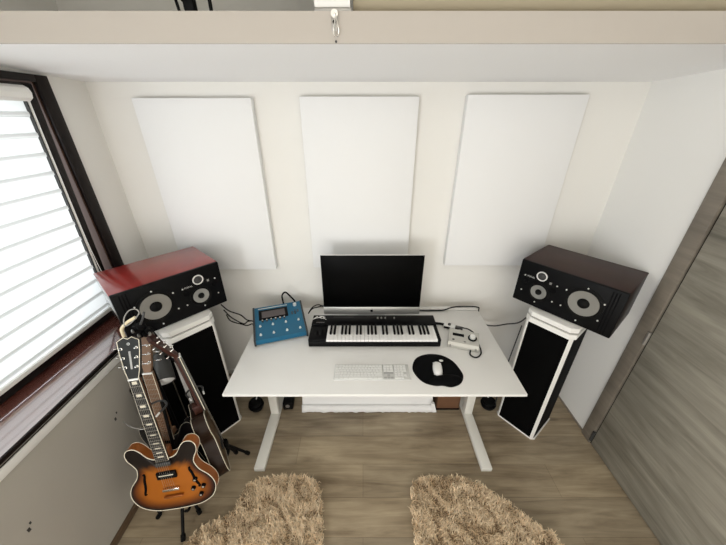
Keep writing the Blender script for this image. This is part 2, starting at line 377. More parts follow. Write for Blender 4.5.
MB().tube(smooth_path([(0.001, -0.012, -0.006), (0.008, -0.013, -0.026), (0.012, -0.013, -0.052), (0.006, -0.013, -0.064), (-0.002, -0.013, -0.060), (-0.003, -0.013, -0.043), (0.002, -0.012, -0.018)], 6, True), 0.0017, 8, True).build('loop', CHROME, lt)
MB().cyl((0.002, 0.002, -0.0745), (0.002, -0.003, -0.0745), 0.0035, seg=12).build('screw', DGREY, lt)
bk = thing('equipment_stand', 'black stand feet on the platform at the top edge', 'stand', (-0.580, 1.225, PFT))
MB().tube([(0, 0, 0.0), (-0.06, 0.02, 0.37)], 0.005, 8).build('leg', BLACK, bk)
MB().tube([(0.100, 0, 0.0), (0.094, 0.02, 0.37)], 0.006, 8).build('leg', BLACK, bk)
MB().box(0.016, 0.054, -0.014, 0.02, 0, 0.05, bev=0.012).box(0.012, 0.030, -0.010, 0.012, 0.03, 0.36, bev=0.006).box(0.036, 0.052, -0.010, 0.012, 0.03, 0.36, bev=0.006).build('column', BLACK, bk)
tag(MB().lathe([(0, 0), (0.004, 0), (0.004, 0.004), (0, 0.006)], seg=12).build('felt_pad', BLACKM, loc=(-0.455, 1.206, PFT)), 'tiny black pad on the platform edge beside the stand feet', 'pad')
tag(MB().box(-0.032, 1.58, 1.24, 1.262, PFT, PFT + 0.30, bev=0.004).build('added_beige_board', mat('brownish_board_tone', (0.36, 0.31, 0.22), 0.8)), 'beige board added on the platform right of the white post', 'board')  # added board that supplies the brownish tone right of the post

# ------------------------------------------------------------------ desk
dk = thing('desk', 'white rectangular desk on two white T-shaped legs', 'desk', (0.0625, 1.5, 0))
MB().box(-0.805, 0.805, -0.399, 0.407, 0.722, 0.74, bev=0.003).build('tabletop', DESKM, dk)
for sx in (-0.73, 0.735):
    lg = MB().box(sx - 0.030, sx + 0.030, 0.02, 0.075, 0.034, 0.722, bev=0.004).build('leg', LEGM, dk)
    MB().box(sx - 0.034, sx + 0.034, -0.378, 0.36, 0, 0.034, bev=0.004).build('foot', LEGM, lg)
MB().box(-0.70, 0.705, 0.01, 0.05, 0.655, 0.70, bev=0.004).build('crossbar', LEGM, dk)
MB().box(-0.70, 0.705, 0.16, 0.20, 0.655, 0.70, bev=0.004).build('crossbar', LEGM, dk)
tag(MB().box(-0.25, 0.26, -0.016, 0.016, 0, 0.016, bev=0.004).build('cable_cover', WHITE, loc=(0.60, 1.885, 0.74)), 'white cable strip along the back right edge of the desk', 'cable cover')

# ------------------------------------------------------------------ loudspeakers
GLOSSB = mat('black_gloss_side', (0.03, 0.02, 0.02), 0.3, coat=1.0)
GLOSSB.node_tree.nodes['Principled BSDF'].inputs['Coat IOR'].default_value = 2.4
SIDEB = mat('very_dark_side', (0.010, 0.005, 0.004), 0.45, spec=0.3)
def speaker(label, loc, rz, flip, topmat):
    t = thing('studio_monitor', label, 'speaker', loc, rz, 'studio monitors on the stands')
    f = -1 if flip else 1
    W, H, D = 0.532, 0.280, 0.37
    b = MB(); b.box(-W / 2, W / 2, 0.022, D, 0, H - 0.010, bev=0.004); b.build('cabinet', GLOSSB if flip else SIDEB, t)
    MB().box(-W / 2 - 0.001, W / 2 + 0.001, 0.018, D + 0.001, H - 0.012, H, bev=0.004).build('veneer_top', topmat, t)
    b = MB(); pts = []
    xo = W / 2
    b.box(-W / 2, W / 2, 0.0, 0.024, 0.001, H - 0.001, bev=0.005); bf = b.build('baffle', BLACK, t)
    # slot lines at the woofer end
    b = MB()
    for k in range(3): b.box(f * (0.205 + k * 0.014) - 0.003, f * (0.205 + k * 0.014) + 0.003, -0.0008, 0.002, 0.012, H - 0.012)
    b.build('port_slot', BLACKM, t, smooth=False)
    cz = H / 2
    def face(x, z): return Matrix.Translation((f * x, 0, cz + z)) @ Matrix.Rotation(R(90), 4, 'X')
    def driver(name, x, z, rs, rc, cap, depth):
        o = MB().lathe([(rs, 0.0), (rs, 0.004), (rs * 0.93, 0.005), (rs * 0.86, 0.001), (rc * 1.16, 0.0025), (rc * 1.06, 0.006), (rc, 0.003)], face(x, z), 48).build(name, RUB, t)
        MB().lathe([(rc, 0.003), (rc * 0.72, 0.0025), (cap * 1.05, 0.001)], face(x, z), 48).build('cone', CONE, o)
        MB().lathe([(cap * 1.06, 0.0008), (cap, 0.006), (cap * 0.8, 0.013), (cap * 0.45, 0.018), (0, 0.020)], face(x, z), 32).build('dust_cap', RUB, o)
    driver('woofer', 0.103, 0.003, 0.094, 0.074, 0.028, 0.02)
    driver('midrange', -0.127, -0.032, 0.062, 0.045, 0.017, 0.015)
    tw = MB().lathe([(0.030, 0.0), (0.030, 0.004), (0.028, 0.005), (0.0235, 0.004), (0.0235, 0.001)], face(-0.133, 0.073), 40).build('tweeter', RING, t)
    MB().lathe([(0.023, 0.0012), (0.014, 0.001), (0.012, 0.003), (0.006, 0.006), (0, 0.007)], face(-0.133, 0.073), 32).build('dome', DGREY, tw)
    for x, z, r in ((-0.215, 0.012, 0.017), (-0.054, 0.012, 0.017)):
        MB().lathe([(r, 0.0), (r, 0.002), (r * 0.85, 0.0025), (r * 0.7, 0.0008), (0, 0.0006)], face(x, z), 28).build('bass_port', BLACKM, t)
    for x, z in ((-0.225, 0.047), (-0.225, -0.056), (-0.132, -0.104), (-0.042, -0.058), (-0.042, 0.047), (0.007, 0.047), (0.005, -0.058), (0.098, -0.112), (0.19, -0.062), (0.191, 0.042), (0.1, 0.097)):
        MB().lathe([(0.0042, 0.0), (0.0042, 0.004), (0.003, 0.005), (0, 0.005)], face(x, z), 14).build('bolt', BOLT, t)
    bx_ = -0.079 if not flip else 0.185
    MB().box(bx_ - 0.006, bx_ + 0.006, -0.0012, 0.001, cz + 0.041, cz + 0.055).build('badge', GREY, t, smooth=False)
    text_mesh('FOCAL', 0.014, 'lettering', ALU, t, Matrix.Translation((-0.190 if not flip else 0.074, -0.0008, cz + 0.047)) @ Matrix.Rotation(R(90), 4, 'X'))
    return t
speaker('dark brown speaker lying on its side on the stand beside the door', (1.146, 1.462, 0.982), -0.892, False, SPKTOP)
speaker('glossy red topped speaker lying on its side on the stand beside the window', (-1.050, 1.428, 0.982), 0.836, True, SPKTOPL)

def speaker_stand(label, loc, rz):
    t = thing('speaker_stand', label, 'speaker stand', loc, rz, 'speaker stands')
    W, D, c = 0.275, 0.265, 0.020
    def oct_(w, d, c): return [(-w / 2 + c, 0), (w / 2 - c, 0), (w / 2, c), (w / 2, d), (-w / 2, d), (-w / 2, c)]
    MB().prism(oct_(W + 0.01, D + 0.006, c), 0, 0.014).build('base_edge', WHITE, t)
    MB().prism(oct_(W - 0.004, D, c), 0.014, 0.905).build('column', BLACKM, t)
    MB().box(-W / 2 + c + 0.004, W / 2 - c - 0.002, -0.0035, 0.002, 0.020, 0.905, bev=0.001).build('front_panel', BLKVEL, t)
    # bright corner strips
    for s in (-1, 1):
        p = [(s * (W / 2 - c - 0.003), -0.0045), (s * (W / 2 - c + 0.003), -0.0045), (s * (W / 2 - 0.004), c - 0.010), (s * (W / 2 - 0.010), c - 0.008)]
        MB().prism(p if s > 0 else p[::-1], 0.014, 0.905).build('corner_strip', WHITE, t)
    MB().prism([(x * 1.03, y - 0.012) for x, y in oct_(W, D + 0.01, 0.03)], 0.905, 0.938, bev=0.003).build('collar', WHITE, t)
    MB().prism([(x, y - 0.001) for x, y in oct_(W - 0.03, D, c)], 0.938, 0.950).build('shadow_gap', GREY, t)
    MB().prism([(x * 1.02, y - 0.012) for x, y in oct_(W, D + 0.02, 0.032)], 0.950, 0.980, bev=0.004).build('top_plate', WHITE, t)
    MB().box(-0.012, 0.012, -0.0105, -0.004, 0.926, 0.934, bev=0.002).build('cable_notch', BLACKM, t)
    return t
speaker_stand('black speaker stand with white edges near the door, right of the desk', (1.112, 1.437, 0), -0.892)
speaker_stand('black speaker stand with white edges behind the guitars, left of the desk', (-1.005, 1.399, 0), 0.85)

# ------------------------------------------------------------------ computer
im = thing('desktop_computer', 'black screened all-in-one computer with silver chin behind the music keyboard', 'computer', (0.060, 1.725, 0.74))
MB().box(-0.332, 0.332, 0.0, 0.012, 0.072, 0.523, bev=0.005).build('display_frame', ALU, im)
b = MB(); b.lathe([(0.30, 0.0), (0.26, 0.02), (0.15, 0.04), (0, 0.048)], Matrix.Translation((0, 0.012, 0.30)) @ Matrix.Rotation(R(-90), 4, 'X') @ Matrix.Scale(0.68, 4, (0, 1, 0)), 40); b.build('rear_shell', ALU, im)
MB().box(-0.330, 0.330, -0.002, 0.001, 0.130, 0.520, bev=0.001).build('screen', SCREEN, im)
MB().box(-0.332, 0.332, -0.002, 0.001, 0.072, 0.129, bev=0.001).build('chin', SILVER, im)
b = MB(); ap = [(0, 0.006), (0.004, 0.0085), (0.008, 0.007), (0.0095, 0.003), (0.008, 0.0), (0.0095, -0.004), (0.006, -0.0105), (0.003, -0.0115), (0, -0.010), (-0.003, -0.0115), (-0.006, -0.0105), (-0.0095, -0.004), (-0.0095, 0.003), (-0.008, 0.007), (-0.004, 0.0085)]
Mf = Matrix.Translation((0, -0.0022, 0.101)) @ Matrix.Rotation(R(90), 4, 'X')
b.prism(ap, 0, 0.0006, Mf); b.prism([(0.0, 0.010), (0.004, 0.0115), (0.005, 0.016), (0.001, 0.0145)], 0, 0.0006, Mf); b.build('logo', BLACKM, im, smooth=False)
b = MB(); b.box(-0.10, 0.10, 0.005, 0.17, 0, 0.006, bev=0.002); b.box(-0.09, 0.09, 0.12, 0.128, 0.025, 0.25, bev=0.003, M=Matrix.Rotation(R(-8), 4, 'X')); b.build('stand_foot', ALU, im)

# ------------------------------------------------------------------ music keyboard
mk = thing('midi_keyboard', 'black 49-key music keyboard lying in front of the computer', 'keyboard', (0.068, 1.463, 0.74))
x0, x1 = -0.412, 0.422
b = MB(); b.box(x0, x1, 0.0, 0.155, 0.004, 0.048, bev=0.006); b.box(x0, x1, 0.146, 0.252, 0.004, 0.070, bev=0.006); b.build('body', BLACK, mk)
MB().box(x0, x0 + 0.105, 0.004, 0.15, 0.046, 0.060, bev=0.003).build('end_cheek', BLACK, mk); MB().box(x1 - 0.018, x1, 0.002, 0.15, 0.046, 0.060, bev=0.003).build('end_cheek', BLACK, mk)
for k in range(2): MB().cyl((x0 + 0.035 + k * 0.030, 0.07, 0.058), (x0 + 0.047 + k * 0.030, 0.07, 0.058), 0.022).build('wheel', RUB, mk)
kx0 = -0.299; kw = 0.6985 / 29
wk0 = None
for i in range(29):
    xx = kx0 + i * kw
    if wk0 is None:
        wk0 = MB().box(0.0006, kw - 0.0006, 0, 0.146, 0.046, 0.061, bev=0.0012).build('white_key', IVORY, mk); wk0.location = (xx, -0.001, 0)
    else:
        o = wk0.copy(); C.objects.link(o); o.parent = mk; o.location = (xx, -0.001, 0)
bk0 = None
for i in range(28):
    if i % 7 in (2, 6): continue
    xx = kx0 + (i + 1) * kw
    if bk0 is None:
        bk0 = MB().box(-0.0065, 0.0065, 0.052, 0.146, 0.058, 0.072, bev=0.002).build('black_key', BLACK, mk); bk0.location = (xx, -0.001, 0)
    else:
        o = bk0.copy(); C.objects.link(o); o.parent = mk; o.location = (xx, -0.001, 0)
for px in (0.032, 0.057, 0.084, 0.145):
    MB().cyl((px, 0.21, 0.068), (px, 0.21, 0.081), 0.0055, 0.005, 14).build('knob', GREY, mk)
MB().box(x0 + 0.03, x0 + 0.085, 0.166, 0.169, 0.0695, 0.0708).build('label_strip', GREY, mk, smooth=False)
MB().box(-0.27, -0.13, 0.225, 0.228, 0.0695, 0.0704).build('label_strip', DGREY, mk, smooth=False)
ew = MB()
ew.tube(smooth_path([(-0.345, 1.640, 0.814), (-0.325, 1.668, 0.811), (-0.315, 1.685, 0.811), (-0.305, 1.672, 0.811), (-0.280, 1.682, 0.811), (-0.262, 1.660, 0.811), (-0.250, 1.648, 0.813)]), 0.0022, 6)
ew.tube(smooth_path([(-0.335, 1.650, 0.816), (-0.300, 1.662, 0.818), (-0.270, 1.655, 0.816), (-0.262, 1.676, 0.812), (-0.300, 1.690, 0.811)]), 0.0020, 6)
tag(ew.build('earphone_wire', WHITE, loc=(0, 0.006, 0.004)), 'thin white wire loops on the left end of the music keyboard', 'wire')

# ------------------------------------------------------------------ computer keyboard
ck = thing('computer_keyboard', 'slim white computer keyboard with number pad at the front of the desk', 'keyboard', (0.050, 1.252, 0.74), R(0))
MB().box(-0.214, 0.214, -0.058, 0.058, 0, 0.008, bev=0.003).build('base_plate', ALU, ck)
def key(x, y, wd, hd=0.0155, m=KEYW): MB().box(x, x + wd - 0.0022, y, y + hd - 0.0005, 0.0078, 0.0108, bev=0.0008, seg=1).build('key', m, ck)
pitch = 0.0186; gx = -0.2085
rows = [[1] * 14, [1] * 13 + [1.5], [1.5] + [1] * 12 + [1], [1.8] + [1] * 11 + [1.7], [1.3] + [1] * 10 + [2.2], [1.3, 1.2, 1.4, 5.5, 1.4, 1.2, 1.5]]
for r, row in enumerate(rows):
    x = gx; sc = 14.5 / sum(row)
    for k in row:
        key(x, 0.037 - r * 0.0182, k * sc * pitch); x += k * sc * pitch
nx = gx + 14.5 * pitch + 0.006
for r in (0, 1, 2):
    for k in range(3): key(nx + k * pitch, 0.037 - r * 0.0182, pitch, m=KEYW)
key(nx + pitch, 0.037 - 4 * 0.0182, pitch, m=KEYG)
for k in range(3): key(nx + k * pitch, 0.037 - 5 * 0.0182, pitch, m=KEYG)
MB().box(nx, nx + 3 * pitch - 0.002, 0.037 - 3 * 0.0182, 0.052 - 3 * 0.0182, 0.0076, 0.0086).build('inlay', KEYG, ck, smooth=False)
nx += 3 * pitch + 0.006
for r in range(6):
    for k in range(4):
        if (r, k) in ((5, 3), (3, 3), (5, 1)): continue
        wd = pitch * (2 if (r, k) == (5, 0) else 1)
        key(nx + k * pitch * 0.92, 0.037 - r * 0.0182, wd * 0.92, 0.0155)

# ------------------------------------------------------------------ mouse mat and mouse
mp_ = thing('mouse_pad', 'black rounded mouse pad with wrist rest beside the computer keyboard', 'mouse pad', (0.418, 1.276, 0.74))
ol = smooth_path([(-0.130, 0.02, 0), (-0.095, 0.090, 0), (-0.02, 0.122, 0), (0.06, 0.112, 0), (0.115, 0.065, 0), (0.140, 0.0, 0), (0.145, -0.055, 0), (0.115, -0.105, 0), (0.06, -0.128, 0), (0.015, -0.118, 0), (-0.03, -0.118, 0), (-0.085, -0.095, 0), (-0.122, -0.04, 0)], 6, True)
MB().prism(ol, 0, 0.005, bev=0.0015).build('mat_surface', BLACKM, mp_)
b = MB(); b.lathe([(0.095, 0.0), (0.085, 0.008), (0.055, 0.015), (0, 0.018)], Matrix.Translation((0.04, -0.082, 0.0045)) @ Matrix.Rotation(R(8), 4, 'Z') @ Matrix.Scale(0.38, 4, (0, 1, 0)), 32); b.build('wrist_rest', BLACKM, mp_)
MB().lathe([(0.012, 0), (0.012, 0.0006), (0, 0.0008)], Matrix.Translation((0.048, 0.066, 0.005)) @ Matrix.Scale(0.75, 4, (0, 1, 0)), 24).build('white_badge', KEYW, mp_)
ms = thing('computer_mouse', 'small white rounded mouse lying on the black mouse pad', 'mouse', (0.430, 1.276, 0.745), R(-7))
b = bmesh.new(); bmesh.ops.create_uvsphere(b, u_segments=32, v_segments=16, radius=1)
for v in b.verts:
    x, y, z = v.co; sg = lambda a, p: math.copysign(abs(a) ** p, a)
    v.co = Vector((sg(x, 0.75) * 0.027, sg(y, 0.72) * 0.054, max(z, 0) * 0.021 * (1 - 0.15 * y)))
m_ = MB(); m_._merge(b); m_.build('shell', IVORY, ms)
MB().box(-0.024, 0.024, -0.048, 0.048, -0.0002, 0.004, bev=0.002).build('base', ALU, ms)

# ------------------------------------------------------------------ blue effects unit
fx = thing('effects_unit', 'blue guitar effects floor unit with grey display on the desk left of the computer', 'effects unit', (-0.572, 1.668, 0.742), R(18))
W, D = 0.340, 0.312
Mw = Matrix.Identity(4)
b = MB(); b.prism([(-D / 2, 0.008), (D / 2, 0.008), (D / 2, 0.086), (D * 0.02, 0.066), (-D * 0.06, 0.057), (-D / 2, 0.042)], -W / 2 + 0.010, W / 2 - 0.010, M=Matrix(((0, 0, 1, 0), (1, 0, 0, 0), (0, 1, 0, 0), (0, 0, 0, 1)))); b.build('shell', BLUE, fx)
for s in (-1, 1):
    MB().prism([(-D / 2 - 0.004, 0.003), (D / 2 + 0.002, 0.003), (D / 2 + 0.002, 0.090), (-D / 2 - 0.004, 0.047)], s * (W / 2 - 0.006) - 0.006, s * (W / 2 - 0.006) + 0.006, M=Matrix(((0, 0, 1, 0), (1, 0, 0, 0), (0, 1, 0, 0), (0, 0, 0, 1)))).build('end_cheek', DGREY, fx)
def st(s, t):
    y = D / 2 - t * D; x = -W / 2 + s * W
    if y > D * 0.02: z = 0.066 + (y - D * 0.02) / (D * 0.48) * 0.020
    elif y > -D * 0.06: z = 0.057 + (y + D * 0.06) / (D * 0.08) * 0.009
    else: z = 0.042 + (y + D / 2) / (D * 0.44) * 0.015
    return x, y, z
for t in (0.60, 0.86):
    for s in (0.13, 0.37, 0.62, 0.87):
        x, y, z = st(s, t)
        MB().lathe([(0.008, -0.004), (0.008, 0.002), (0.0055, 0.003), (0.0055, 0.010), (0.004, 0.012), (0, 0.0125)], Matrix.Translation((x, y, z)), 18).build('footswitch', BOLT, fx)
x, y, z = st(0.40, 0.28)
MS2 = Matrix.Translation((x, y, z)) @ Matrix.Rotation(math.atan2(0.020, D * 0.48), 4, 'X')
MB().box(-0.098, 0.098, -0.050, 0.050, -0.004, 0.003, bev=0.002, M=MS2).build('display_bezel', BLACK, fx)
MB().box(-0.078, 0.078, -0.032, 0.032, 0.0028, 0.0036, M=MS2).build('display', LCD, fx, smooth=False)
for k in range(6):
    x, y, z = st(0.18 + k * 0.085, 0.475)
    MB().lathe([(0.007, -0.003), (0.007, 0.009), (0.005, 0.011), (0, 0.011)], Matrix.Translation((x, y, z)), 16).build('knob', DGREY, fx)
    MB().lathe([(0.0050, 0.0112), (0.003, 0.0128), (0, 0.013)], Matrix.Translation((x, y, z)), 12).build('knob_cap', BOLT, fx)
for dx, dy in ((0, 0), (0.021, 0), (-0.021, 0), (0, 0.018), (0, -0.018), (0.021, 0.018), (-0.021, -0.018)):
    x, y, z = st(0.83, 0.34)
    MB().box(x + dx - 0.006, x + dx + 0.006, y + dy - 0.005, y + dy + 0.005, z - 0.004, z + 0.004, bev=0.002).build('button', DGREY, fx)
x, y, z = st(0.85, 0.12); MB().lathe([(0.013, -0.004), (0.012, 0.016), (0.009, 0.018), (0, 0.018)], Matrix.Translation((x, y, z)), 24).build('dial', BOLT, fx)
x, y, z = st(0.40, 0.06); MB().box(x - 0.10, x + 0.10, y - 0.004, y + 0.004, z - 0.002, z + 0.001).build('label_strip', ALU, fx, smooth=False)
for s in (0.13, 0.50, 0.55):
    x = -W / 2 + s * W; MB().cyl((x, D / 2 - 0.004, 0.052), (x, D / 2 + 0.02, 0.052), 0.008).build('jack_plug', DGREY, fx)
for s in (-1, 1):
    for t in (-1, 1): MB().cyl((s * 0.13, t * 0.13, 0), (s * 0.13, t * 0.13, 0.010), 0.012).build('foot', RUB, fx)

# ------------------------------------------------------------------ audio interface
ai = thing('audio_interface', 'small silver audio interface with black display and round knob right of the music keyboard', 'audio interface', (0.643, 1.502, 0.74), R(-17))
ai.scale = (1.12, 1.12, 1.05)
b = MB(); b.prism([(-0.058, 0.002), (0.058, 0.002), (0.058, 0.050), (-0.045, 0.036), (-0.058, 0.020)], -0.083, 0.083, M=Matrix(((0, 0, 1, 0), (1, 0, 0, 0), (0, 1, 0, 0), (0, 0, 0, 1)))); b.build('body', mat('silver_grey_shell', (0.52, 0.51, 0.47), 0.4, metal=0.3), ai)
ms3 = Matrix.Translation((0, 0, 0.043)) @ Matrix.Rotation(math.atan2(0.014, 0.103), 4, 'X')
MB().box(-0.062, 0.000, 0.006, 0.026, -0.001, 0.0015, bev=0.0005, M=ms3).build('display', BLACK, ai)
kn = MB().lathe([(0.024, -0.002), (0.024, 0.004), (0.020, 0.005), (0.017, 0.005)], ms3 @ Matrix.Translation((0.046, 0.008, 0)), 32).build('knob', BLACK, ai)
MB().lathe([(0.0165, 0.002), (0.0155, 0.018), (0.013, 0.020), (0, 0.020)], ms3 @ Matrix.Translation((0.046, 0.008, 0)), 32).build('knob_cap', BOLT, kn)
MB().box(-0.062, -0.050, -0.030, -0.022, -0.001, 0.002, bev=0.0005, M=ms3).build('button', DGREY, ai)
MB().box(0.0, 0.012, -0.032, -0.028, -0.001, 0.001, M=ms3).build('button', DGREY, ai)
MB().cyl((-0.070, -0.054, 0.018), (-0.070, -0.064, 0.018), 0.006).build('jack', GREY, ai)
MB().cyl((0.066, -0.054, 0.018), (0.066, -0.062, 0.018), 0.006).build('jack', GREY, ai)

def cable(name, pts, r, m, label, cat='cable', group=None):
    return tag(MB().tube(smooth_path(pts, 8), r, 8).build(name, m), label, cat, group)
cable('headphone_cable', [(0.722, 1.525, 0.775), (0.735, 1.47, 0.752), (0.728, 1.41, 0.747), (0.700, 1.375, 0.7455), (0.672, 1.370, 0.746), (0.655, 1.392, 0.747), (0.664, 1.42, 0.754)], 0.0045, BLACK, 'short black cable curling around the right front of the audio interface')
ad = thing('usb_adapter', 'white and black cable adapter behind the silver audio interface', 'adapter', (0.60, 1.665, 0.74), R(-22))
MB().box(-0.042, 0.035, -0.018, 0.018, 0, 0.022, bev=0.005).build('housing', KEYW, ad)
MB().box(-0.038, 0.005, -0.024, -0.017, 0.002, 0.016, bev=0.002).build('port_row', BLACK, ad)
MB().box(0.036, 0.085, -0.014, 0.016, 0.002, 0.020, bev=0.004).build('plug', DGREY, ad)
MB().box(0.060, 0.078, -0.040, -0.013, 0.002, 0.016, bev=0.003).build('plug', GREY, ad)
MB().cyl((-0.005, 0.0, 0.022), (-0.005, 0.0, 0.03), 0.010).build('indicator', DGREY, ad)
cable('usb_cable', [(0.490, 1.690, 0.760), (0.515, 1.690, 0.756), (0.54, 1.688, 0.754), (0.562, 1.682, 0.752)], 0.009, BLACK, 'thick black cable from the music keyboard to the adapter')
cable('power_cable', [(0.670, 1.645, 0.756), (0.715, 1.625, 0.756), (0.745, 1.585, 0.752), (0.745, 1.555, 0.752)], 0.0042, BLACK, 'black cable running from the adapter to the interface')
cable('desk_edge_cable', [(0.375, 1.860, 0.745), (0.50, 1.858, 0.746), (0.60, 1.862, 0.748), (0.68, 1.882, 0.762), (0.78, 1.890, 0.763), (0.86, 1.878, 0.764), (0.885, 1.90, 0.72), (0.89, 1.92, 0.55)], 0.0045, BLACK, 'black cable along the back right edge of the desk')
cable('wall_cable', [(0.885, 1.915, 0.68), (0.93, 1.90, 0.60), (1.02, 1.89, 0.58), (1.10, 1.86, 0.62), (1.15, 1.78, 0.70), (1.18, 1.72, 0.84)], 0.005, DGREY, 'dark cable sagging between the desk and the right speaker stand')
cable('stand_cable', [(1.145, 1.74, 0.70), (1.085, 1.66, 0.62), (1.035, 1.60, 0.48), (1.020, 1.59, 0.25), (1.025, 1.585, 0.006)], 0.004, DGREY, 'dark cable hanging down beside the right speaker stand')
for i, (dz, dy, wob) in enumerate(((0.0, 0.0, 0.02), (-0.045, 0.01, -0.02), (-0.085, -0.01, 0.03))):
    dz -= 0.05
    cable('speaker_cable', [(-0.985 + 0.01 * i, 1.74, 0.93 + dz), (-0.945, 1.75 + dy, 0.86 + dz + wob * .5), (-0.88, 1.77 + dy, 0.80 + dz + wob), (-0.82, 1.72 + dy, 0.79 + dz * 0.5), (-0.765, 1.69 + dy, 0.785 + dz * 0.2), (-0.732, 1.665 - 0.03 * i, 0.774 - 0.006 * i)], 0.0042, BLACK,
          ['uppermost black cable between the left speaker and the blue unit', 'middle black cable between the left speaker and the blue unit', 'lowest black cable between the left speaker and the blue unit'][i], 'cable', 'cables behind the left speaker')
cable('looped_cable', [(-0.575, 1.832, 0.80), (-0.590, 1.86, 0.83), (-0.592, 1.87, 0.875), (-0.565, 1.87, 0.90), (-0.530, 1.86, 0.87), (-0.505, 1.87, 0.82), (-0.500, 1.885, 0.746)], 0.006, BLACK, 'black cable looping up behind the blue effects unit')
for i in range(2):
    cable('display_cable', [(-0.395, 1.78, 0.775), (-0.37, 1.82, 0.80 - 0.01 * i), (-0.33, 1.85, 0.805 - 0.02 * i), (-0.28, 1.84, 0.79 + 0.012 * i), (-0.22, 1.85, 0.785 - 0.02 * i), (-0.12, 1.86, 0.775 - 0.02 * i)], 0.004, BLACK,
          ['upper black cable between the blue unit and the computer', 'lower black cable between the blue unit and the computer'][i], 'cable', 'cables beside the computer')

# ------------------------------------------------------------------ things under the desk
sp = thing('spare_panel', 'white cloth wrapped panel leaning on the wall under the desk', 'acoustic panel', (0.035, 1.562, 0.0))
Ml = Matrix.Rotation(R(-22), 4, 'X')
b = MB(); b.box(-0.505, 0.505, 0, 0.05, 0.008, 0.62, bev=0.004, M=Ml); b.build('cloth_cover', FABRIC, sp)
b = MB(); N_ = 60; top = []; bot = []
for i in range(N_ + 1):
    x = -0.508 + 1.016 * i / N_
    top.append(b.bm.verts.new((x, 0.019 + 0.001 * math.sin(i * 1.3), 0.06))); bot.append(b.bm.verts.new((x, -0.002 - 0.006 * random.random(), 0.003 + 0.008 * random.random())))
for i in range(N_): b.bm.faces.new((top[i], top[i + 1], bot[i + 1], bot[i]))
o = b.build('frayed_hem', FABRIC, sp); md = o.modifiers.new('s', 'SOLIDIFY'); md.thickness = 0.002
MB().prism([(0.485, 0.10), (0.508, 0.10), (0.535, 0.004), (0.505, 0.001)], -0.012, 0.004, M=Matrix(((1, 0, 0, 0), (0, 0, -1, 0), (0, 1, 0, 0), (0, 0, 0, 1)))).build('folded_corner', FABRIC, sp)
cb = thing('wooden_box', 'brown wooden box with dark base beside the right desk leg', 'box', (0.662, 1.585, 0))
MB().box(-0.090, 0.085, 0, 0.22, 0.014, 0.30, bev=0.003).build('body', CARD, cb)
MB().box(-0.093, 0.088, -0.004, 0.223, 0, 0.016, bev=0.003).build('base', BLACKM, cb)
pb = thing('power_adapter', 'black box with round pale badge under the left side of the desk', 'adapter', (-0.585, 1.60, 0), R(3))
MB().box(-0.038, 0.038, -0.02, 0.09, 0, 0.075, bev=0.010).build('case', BLACK, pb)
MB().lathe([(0.016, 0), (0.016, 0.002), (0.010, 0.003), (0, 0.003)], Matrix.Translation((0, -0.02, 0.045)) @ Matrix.Rotation(R(90), 4, 'X'), 24).build('badge', GREY, pb)
def coil(label, loc):
    t = thing('cable_coil', label, 'cable', loc, 0, 'coiled cables beside the stands')
    b = MB()
    for k in range(5):
        rr = 0.040 + 0.006 * (k % 3)
        b.tube([(rr * math.cos(a), rr * math.sin(a) * 0.95, 0.008 + 0.014 * k + 0.003 * math.sin(a * 2 + k)) for a in [2 * PI * j / 28 for j in range(28)]], 0.0075, 8, True)
    b.lathe([(0.036, 0.0), (0.036, 0.062), (0, 0.066)], seg=24)
    b.build('cable_loops', BLACK, t)
    MB().tube(smooth_path([(0.0, 0.054, 0.0), (0.002, 0.060, 0.04), (0.0, 0.045, 0.078), (0, 0.020, 0.075)]), 0.004, 8).build('tie', KEYW, t)
    return t
coil('black cable coil on the floor by the left speaker stand', (-0.835, 1.60, 0.0))
coil('black cable coil on the floor by the right speaker stand', (0.985, 1.615, 0.0))

# ------------------------------------------------------------------ guitars
def rect_outline(half, other=None):
    other = other or half
    pts = [(u, v) for u, v in half] + [(-u, v) for u, v in reversed(other)]
    return pts
ES = [(0.030, -0.458), (0.052, -0.452), (0.074, -0.432), (0.092, -0.402), (0.116, -0.380), (0.146, -0.382), (0.162, -0.405), (0.160, -0.440), (0.142, -0.475), (0.133, -0.508), (0.148, -0.556), (0.183, -0.600), (0.201, -0.645), (0.199, -0.692), (0.172, -0.742), (0.115, -0.775), (0.04, -0.785)]
AC = [(0.030, -0.385), (0.070, -0.372), (0.108, -0.388), (0.128, -0.425), (0.128, -0.465), (0.112, -0.505), (0.107, -0.535), (0.120, -0.580), (0.147, -0.630), (0.163, -0.685), (0.158, -0.740), (0.127, -0.790), (0.075, -0.815), (0.02, -0.822)]
SB = [(0.030, -0.400), (0.055, -0.385), (0.080, -0.340), (0.110, -0.325), (0.135, -0.345), (0.135, -0.400), (0.118, -0.450), (0.118, -0.500), (0.140, -0.560), (0.155, -0.620), (0.145, -0.680), (0.095, -0.715), (0.03, -0.722)]

